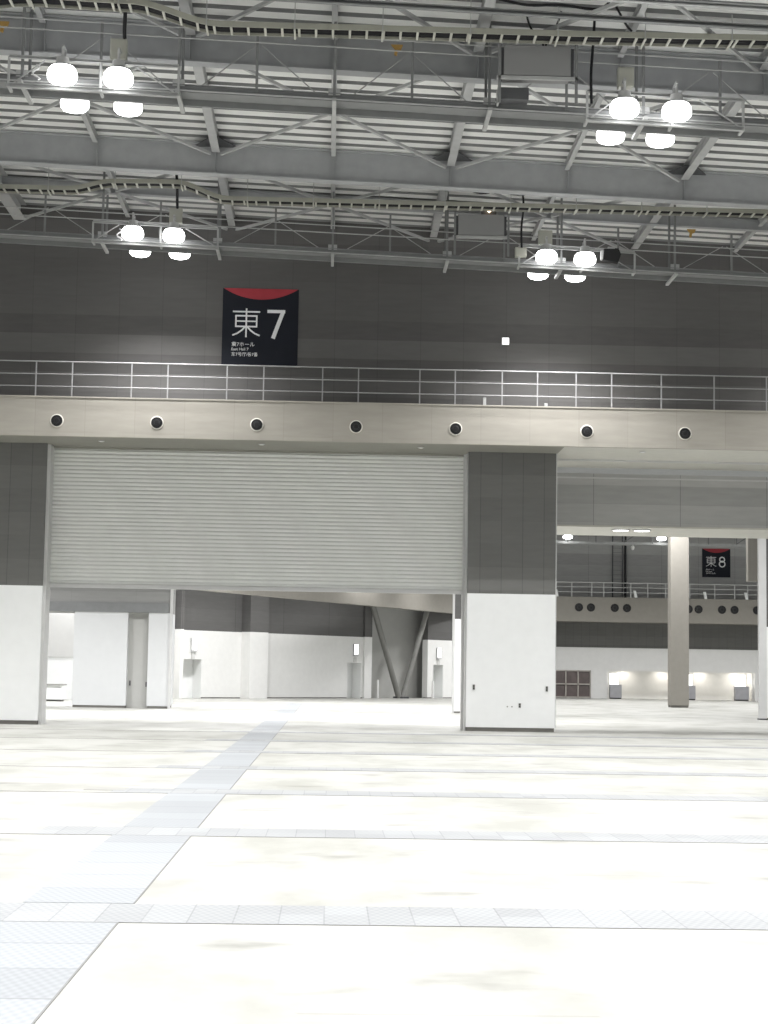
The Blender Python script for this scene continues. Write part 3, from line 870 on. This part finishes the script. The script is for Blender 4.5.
# V brace of two steel tubes
t = thing('v_brace', 'pair of large steel tubes forming a V in the far grey bay', 'brace', tuple(O+U*7.3))
b0 = O + U*7.24 + N*.3; a0 = O + U*3.9 + N*.3 + Vector((0,0,7.0)); c0 = O + U*10.4 + N*.3 + Vector((0,0,7.0))
MB().tube(tuple(b0 - U*.12), tuple(a0), .21, 14).build('tube', 'tube', t, smooth=True)
MB().tube(tuple(b0 + U*.22), tuple(c0), .19, 14).build('tube', 'tube', t, smooth=True)
q = b0
MB().box(q.x-.5, q.x+.6, q.y-.3, q.y+.3, 0, .12).build('foot_plate', 'box_dark', t)
for s_, lab in ((4.75, 'thin white bollard left of the V brace'), (10.8, 'thin white bollard right of the V brace')):
    q = O + U*s_ + N*.35
    tag(MB().lathe([(.075,0),(.075,1.2),(.05,1.28)], 'Z', (q.x, q.y, 0), 12).build('bollard', 'far_white', None, smooth=True, origin=(q.x, q.y, 0)), lab, 'bollard', 'bollards by the V brace')
# beige bridge beam in front of that wall
A = Vector((-9.5, 90.6, 0)); B = Vector((10.8, 127.7, 0)); D = (B-A).normalized(); NN = Vector((D.y, -D.x, 0))
m = MB()
vs = []
for z in (6.2, 8.4):
    for q in (A, B, B-NN*.6, A-NN*.6): vs.append((q.x, q.y, z))
m.add(vs, [(0,3,2,1),(4,5,6,7),(0,1,5,4),(1,2,6,5),(2,3,7,6),(3,0,4,7)])
struct('trim_10', m, 'beige')

# ------------------------------------------------------------------ NEXT HALL ON THE RIGHT
YW = 137.5; YQ = 134.7
struct('wall_right', MB().box(13, 50, YW, YW+.4, 8.0, 16.5), 'hall_clad')
mb = MB().box(13, 18.0, YW, YW+.4, 0, 4.1).box(18.0, 50, YW, YW+.4, 2.25, 4.1).box(21.26, 22.6, YW, YW+.4, 0, 2.25).box(34.6, 50, YW, YW+.4, 0, 2.25)
struct('trim_11', mb, 'far_white')
struct('trim_12', MB().box(13, 50, YW-.0, YW+.4, 4.1, 6.3), 'pier_clad')
struct('trim_13', MB().box(13, 50, YQ, YQ+.3, 6.1, 8.06).box(13, 50, YQ+.3, YW, 6.12, 7.9), 'beige')
rp = [17.7, 19.28, 20.88, 21.84, 24.0, 25.36, 26.8, 28.73, 30.74, 32.34, 33.39, 35.2]
railing('gallery_railing', 'distant pale railing on the gallery under the 8 banner', 14, 45, YQ+.1, 8.06, 9.22, (9.22, 8.85, 8.45), rp, .035, .03, mat='rail_steel')
nz = [19.84, 20.8, 22.70, 23.68, 28.62, 29.41, 31.29, 32.30, 34.1]
nl = ['first','second','third','fourth','fifth','sixth','seventh','eighth','ninth']
for i, x in enumerate(nz):
    nozzle(x, YQ, 7.22, .33, 'round black air nozzle on the distant fascia, %s from the left' % nl[i], 'air nozzles on the distant fascia', 'black')
banner(30.32, 32.63, 9.97, 12.30, YW-.02, '8', 'small distant navy banner with red arc and numeral 8')
# slanted white plates on the distant railing
for x, lab in ((18.0, 'tilted white plate on the distant gallery beside the wide pillar'), (24.3, 'tilted white plate on the distant gallery left of the beige pillar'), (29.9, 'tilted white plate on the distant gallery under the 8 banner'), (33.2, 'tilted white plate on the distant gallery right of the 8 banner')):
    tag(MB().prism([(x,8.06),(x+.22,8.06),(x+.10,8.62),(x-.12,8.62)][::-1], YQ+.0, YQ+.06).build('tilted_plate', 'white', None, origin=(x, YQ+.03, 8.06)), lab, 'plate', 'tilted plates on the distant gallery')
# wall ladder and drain pipe
t = thing('wall_ladder', 'dark caged ladder on the distant upper wall', 'ladder', (23.3, YW-.2, 8))
for x in (22.95, 23.75):
    MB().box(x-.04, x+.04, YW-.25, YW-.17, 7.95, 14).build('side_rail', 'box_dark', t)
for k in range(16):
    MB().box(22.95, 23.75, YW-.24, YW-.19, 8.2+.36*k, 8.25+.36*k).build('rung', 'box', t)
tag(MB().tube((24.0, YW-.2, 7.95), (24.0, YW-.2, 14), .09, 10).build('drain_pipe', 'black', None, smooth=True, origin=(24.0, YW-.2, 8)), 'black vertical pipe beside the distant ladder', 'pipe')
# window with six brown panes
t = struct('window_1', MB().box(18.0, 21.26, YW+.1, YW+.2, .05, 2.2), 'brown_glass')
fr = MB()
for x in (18.02, 19.22, 20.22, 21.22): fr.box(x-.05, x+.05, YW+.0, YW+.1, .05, 2.25)
for z in (.08, 1.13, 2.2): fr.box(18.0, 21.26, YW+.0, YW+.1, z-.05, z+.05)
fr.build('window_frame', 'mullion', t)
# lobby recess with lit ceiling
RX0, RX1 = 22.6, 34.6
struct('wall_recess', MB().box(RX0, RX1, YW+2.4, YW+2.6, 0, 2.4).box(RX0, RX0+.1, YW+.4, YW+2.4, 0, 2.4).box(RX1-.1, RX1, YW+.4, YW+2.4, 0, 2.4), 'far_white')
struct('ceiling_recess', MB().box(RX0, RX1, YW+.4, YW+2.6, 2.4, 2.5), 'white')
for x0, x1, lab in ((22.8, 23.75, 'pale cabinet with glowing panel above it, left of the beige pillar'), (29.0, 29.75, 'pale cabinet with glowing panel partly behind the beige pillar'), (33.0, 34.1, 'pale cabinet with glowing panel at the right of the distant recess')):
    t = thing('display_cabinet', lab, 'cabinet', ((x0+x1)/2, YW, 0), 'glowing cabinets in the distant recess')
    MB().box(x0, x1, YW-.1, YW+.5, .08, 1.15).build('lower_case', 'cabinet_blue', t, bevel=.02)
    MB().box(x0+.03, x1-.03, YW-.05, YW+.45, 0, .08).build('plinth', 'black', t)
    MB().box(x0+.05, x1-.25, YW+.05, YW+.4, 1.15, 2.05).build('glowing_panel', 'glow_small', t)
# beige pillar standing free
t = thing('square_pillar', 'free-standing beige square pillar in the distant hall on the right', 'pillar', (20.65, 100.2, 0))
MB().box(20.22, 21.31, 100.2, 101.1, .12, 12).build('shaft', 'beige', t, bevel=.02)
MB().box(20.25, 21.28, 100.23, 101.07, 0, .12).build('base_strip', 'base', t)
# right pier at picture edge and the narrow beige drop panel beside it
t = thing('wall_pier', 'white and grey pillar with pale edge cut by the right edge of the photo', 'pillar', (19.5, 72.6, 0))
MB().box(18.78, 24, 72.6, 72.9, .08, 3.97).build('white_panel', 'white', t)
MB().box(18.80, 23.9, 72.63, 72.88, 0, .08).build('base_strip', 'base', t)
MB().box(18.78, 24, 72.6, 72.9, 3.97, 9.5).build('grey_cladding', 'far_clad', t)
MB().box(18.45, 18.78, 72.55, 72.75, 0.06, 9.5).build('guide_rail', 'rail_steel', t)
MB().box(18.45, 18.78, 72.57, 72.9, 0, .06).build('rail_foot', 'box_dark', t)
struct('trim_14', MB().box(19.84, 24, 80, 80.4, 6.36, 9.5), 'beige')
# recessed lights in the passage soffit
for x, lab in ((9.75, 'left one of two round downlights under the dark lintel'), (10.47, 'right one of two round downlights under the dark lintel')):
    t = thing('downlight', lab, 'light', (x, 56.7, 6.66), 'downlights under the lintel')
    MB().lathe([(.32, .0), (.32, -.03), (.27, -.035)], 'Z', (x, 56.7, 6.66), 20).build('ring', 'lamp_body', t)
    MB().lathe([(.26, -.03), (.26, -.045), (.02, -.05)], 'Z', (x, 56.7, 6.66), 20).build('diffuser', 'glow_small', t)
# distant roof steel and lamps
t = thing('catwalk', 'distant catwalk under the roof of the next hall', 'catwalk', (26, 131.5, 12))
for y in (131.0, 132.0):
    MB().box(13, 50, y, y+.08, 12.0, 12.2).build('edge_channel', 'galv', t)
    MB().box(13, 50, y, y+.05, 12.75, 12.82).build('hand_rail', 'catwalk', t)
MB().box(13, 50, 131.1, 132.0, 12.1, 12.15).build('walk_grating', 'catwalk', t)
for k in range(16):
    x = 14+2.2*k
    MB().box(x-.04, x+.04, 131.0, 131.08, 12.1, 14.5).build('hanger', 'catwalk', t)
for k in range(8):
    MB().bar((14+4.4*k, 131.04, 12.2), (16.2+4.4*k, 131.04, 13.6), .08, .08).build('sway_rod', 'catwalk', t)
struct('ceiling_far', MB().box(13, 50, 100, YW+.4, 15.9, 16.1), 'beam')
for x, lab in ((18.3, 'glowing lamp under the distant roof beside the wide pillar'), (25.6, 'glowing lamp under the distant roof left of the beige pillar')):
    o = copy_tree(L0); o.location = (x, 130.4, 12.45); o.scale = (1.15, 1.1, .8); o['label'] = lab; o['group'] = 'lamps under the distant roof'
    tag(MB().bar((x, 130.4, 13.05), (x, 131.2, 13.05), .08, .08).bar((x, 131.2, 12.1), (x, 131.2, 13.09), .08, .08, (0,1,0)).build('lamp_bracket', 'galv', None, origin=(x, 130.8, 13)),
        'bracket carrying the ' + lab.replace('glowing ', ''), 'bracket', 'brackets of the distant lamps')
t = thing('dome_camera', 'tiny pale dome camera hanging beside the distant ladder', 'camera', (23.55, 131.4, 11.6))
MB().lathe([(.05,.5),(.05,.2),(.13,.18),(.15,.05),(.10,-.08),(.03,-.14)], 'Z', (23.55,131.5,11.75), 14).build('dome', 'far_white', t, smooth=True)

# ------------------------------------------------------------------ LIGHT
P_CL = 9200.0
def spot(x, y, z, power, ang=135, blend=.9, r=.12):
    l = bpy.data.lights.new('lamp_or_wash_light', 'SPOT'); l.energy = power; l.spot_size = math.radians(ang); l.spot_blend = blend
    l.shadow_soft_size = r; l.color = (1.0, .992, 1.0)
    o = bpy.data.objects.new('lamp_or_wash_light', l); COL.objects.link(o); o.location = (x, y, z)
    return o
for x, y, z, k in SPOTS:
    spot(x, y, z, P_CL/4*k, ang=135 if k == 1 else 125, blend=1, r=.05)
for x in (-17.2, -5.27, 6.66, 18.6):
    for y in (-3.2, 9.9, 22.95, 36.0, 49.2):
        if y > 30 and abs(x) < 10: continue
        spot(x, y, 13.8, P_CL, r=.6)
for x in (-17, -5, 7, 19, 31, 43):
    for y in (64, 82, 98, 111, 124):
        if x < 10 and y > 100: continue
        if x > 20 and y < 70: continue
        spot(x, y, 13.8, P_CL*.78, r=.6)
for x in (-14, -3, 6):
    for y in (62, 70, 84, 94): spot(x, y, 9.5, 3600 if y < 75 else 2600, r=.4)
for s_ in (-17, -9, -1, 7, 15):  # added wall-wash spots without fixtures, to brighten the oblique wall
    q = O + U*s_ + N*5.5
    spot(q.x, q.y, 10.5, 2000, r=.4)
for x in (24.3, 27.5, 30.6, 33.6):
    l = bpy.data.lights.new('recess_light', 'AREA'); l.energy = 26; l.size = .7; l.color = (1, .93, .84)
    o = bpy.data.objects.new('recess_light', l); COL.objects.link(o); o.location = (x, YW+1.6, 2.36)
for i, x in enumerate((-7.0, -2.15, 2.7, 9.5)):
    t = thing('soffit_light', 'tiny unlit round fitting under the near beige gallery, %s of four from the left' % ORD[i], 'light', (x, 51.4, 8.62), 'small lights under the gallery')
    MB().lathe([(.10, .0), (.10, -.015), (.075, -.02)], 'Z', (x, 51.4, 8.60), 16).build('ring', 'lamp_body', t)
    MB().lathe([(.07, -.018), (.07, -.028), (.01, -.03)], 'Z', (x, 51.4, 8.60), 16).build('diffuser', 'white', t)
w = bpy.data.worlds.new('World'); S.world = w; w.use_nodes = True
bg = w.node_tree.nodes['Background']
bg.inputs['Color'].default_value = (.96, .98, 1, 1); bg.inputs['Strength'].default_value = .48

# ------------------------------------------------------------------ CAMERA
F, VX, VY, ROLL = 1700.0, 328.0, 673.0, .019
d = Vector((VX-384, -(VY-512), -F)).normalized()
u0 = Vector((math.sin(ROLL), math.cos(ROLL), 0)); u = (u0 - d*u0.dot(d)).normalized(); xx = d.cross(u)
R = Matrix((xx, d, u))            # rows: world axes in camera coordinates -> camera-to-world
cam = bpy.data.cameras.new('Camera'); co = bpy.data.objects.new('Camera', cam); COL.objects.link(co)
co.matrix_world = Matrix.Translation((0, 0, 1.7)) @ R.to_4x4()
cam.sensor_fit = 'VERTICAL'; cam.sensor_height = 24; cam.lens = 24*F/1024
cam.clip_start = .1; cam.clip_end = 400
S.camera = co
S.view_settings.view_transform = 'Standard'; S.view_settings.look = 'None'
S.view_settings.exposure = 0; S.view_settings.gamma = 1; S.view_settings.use_curve_mapping = False
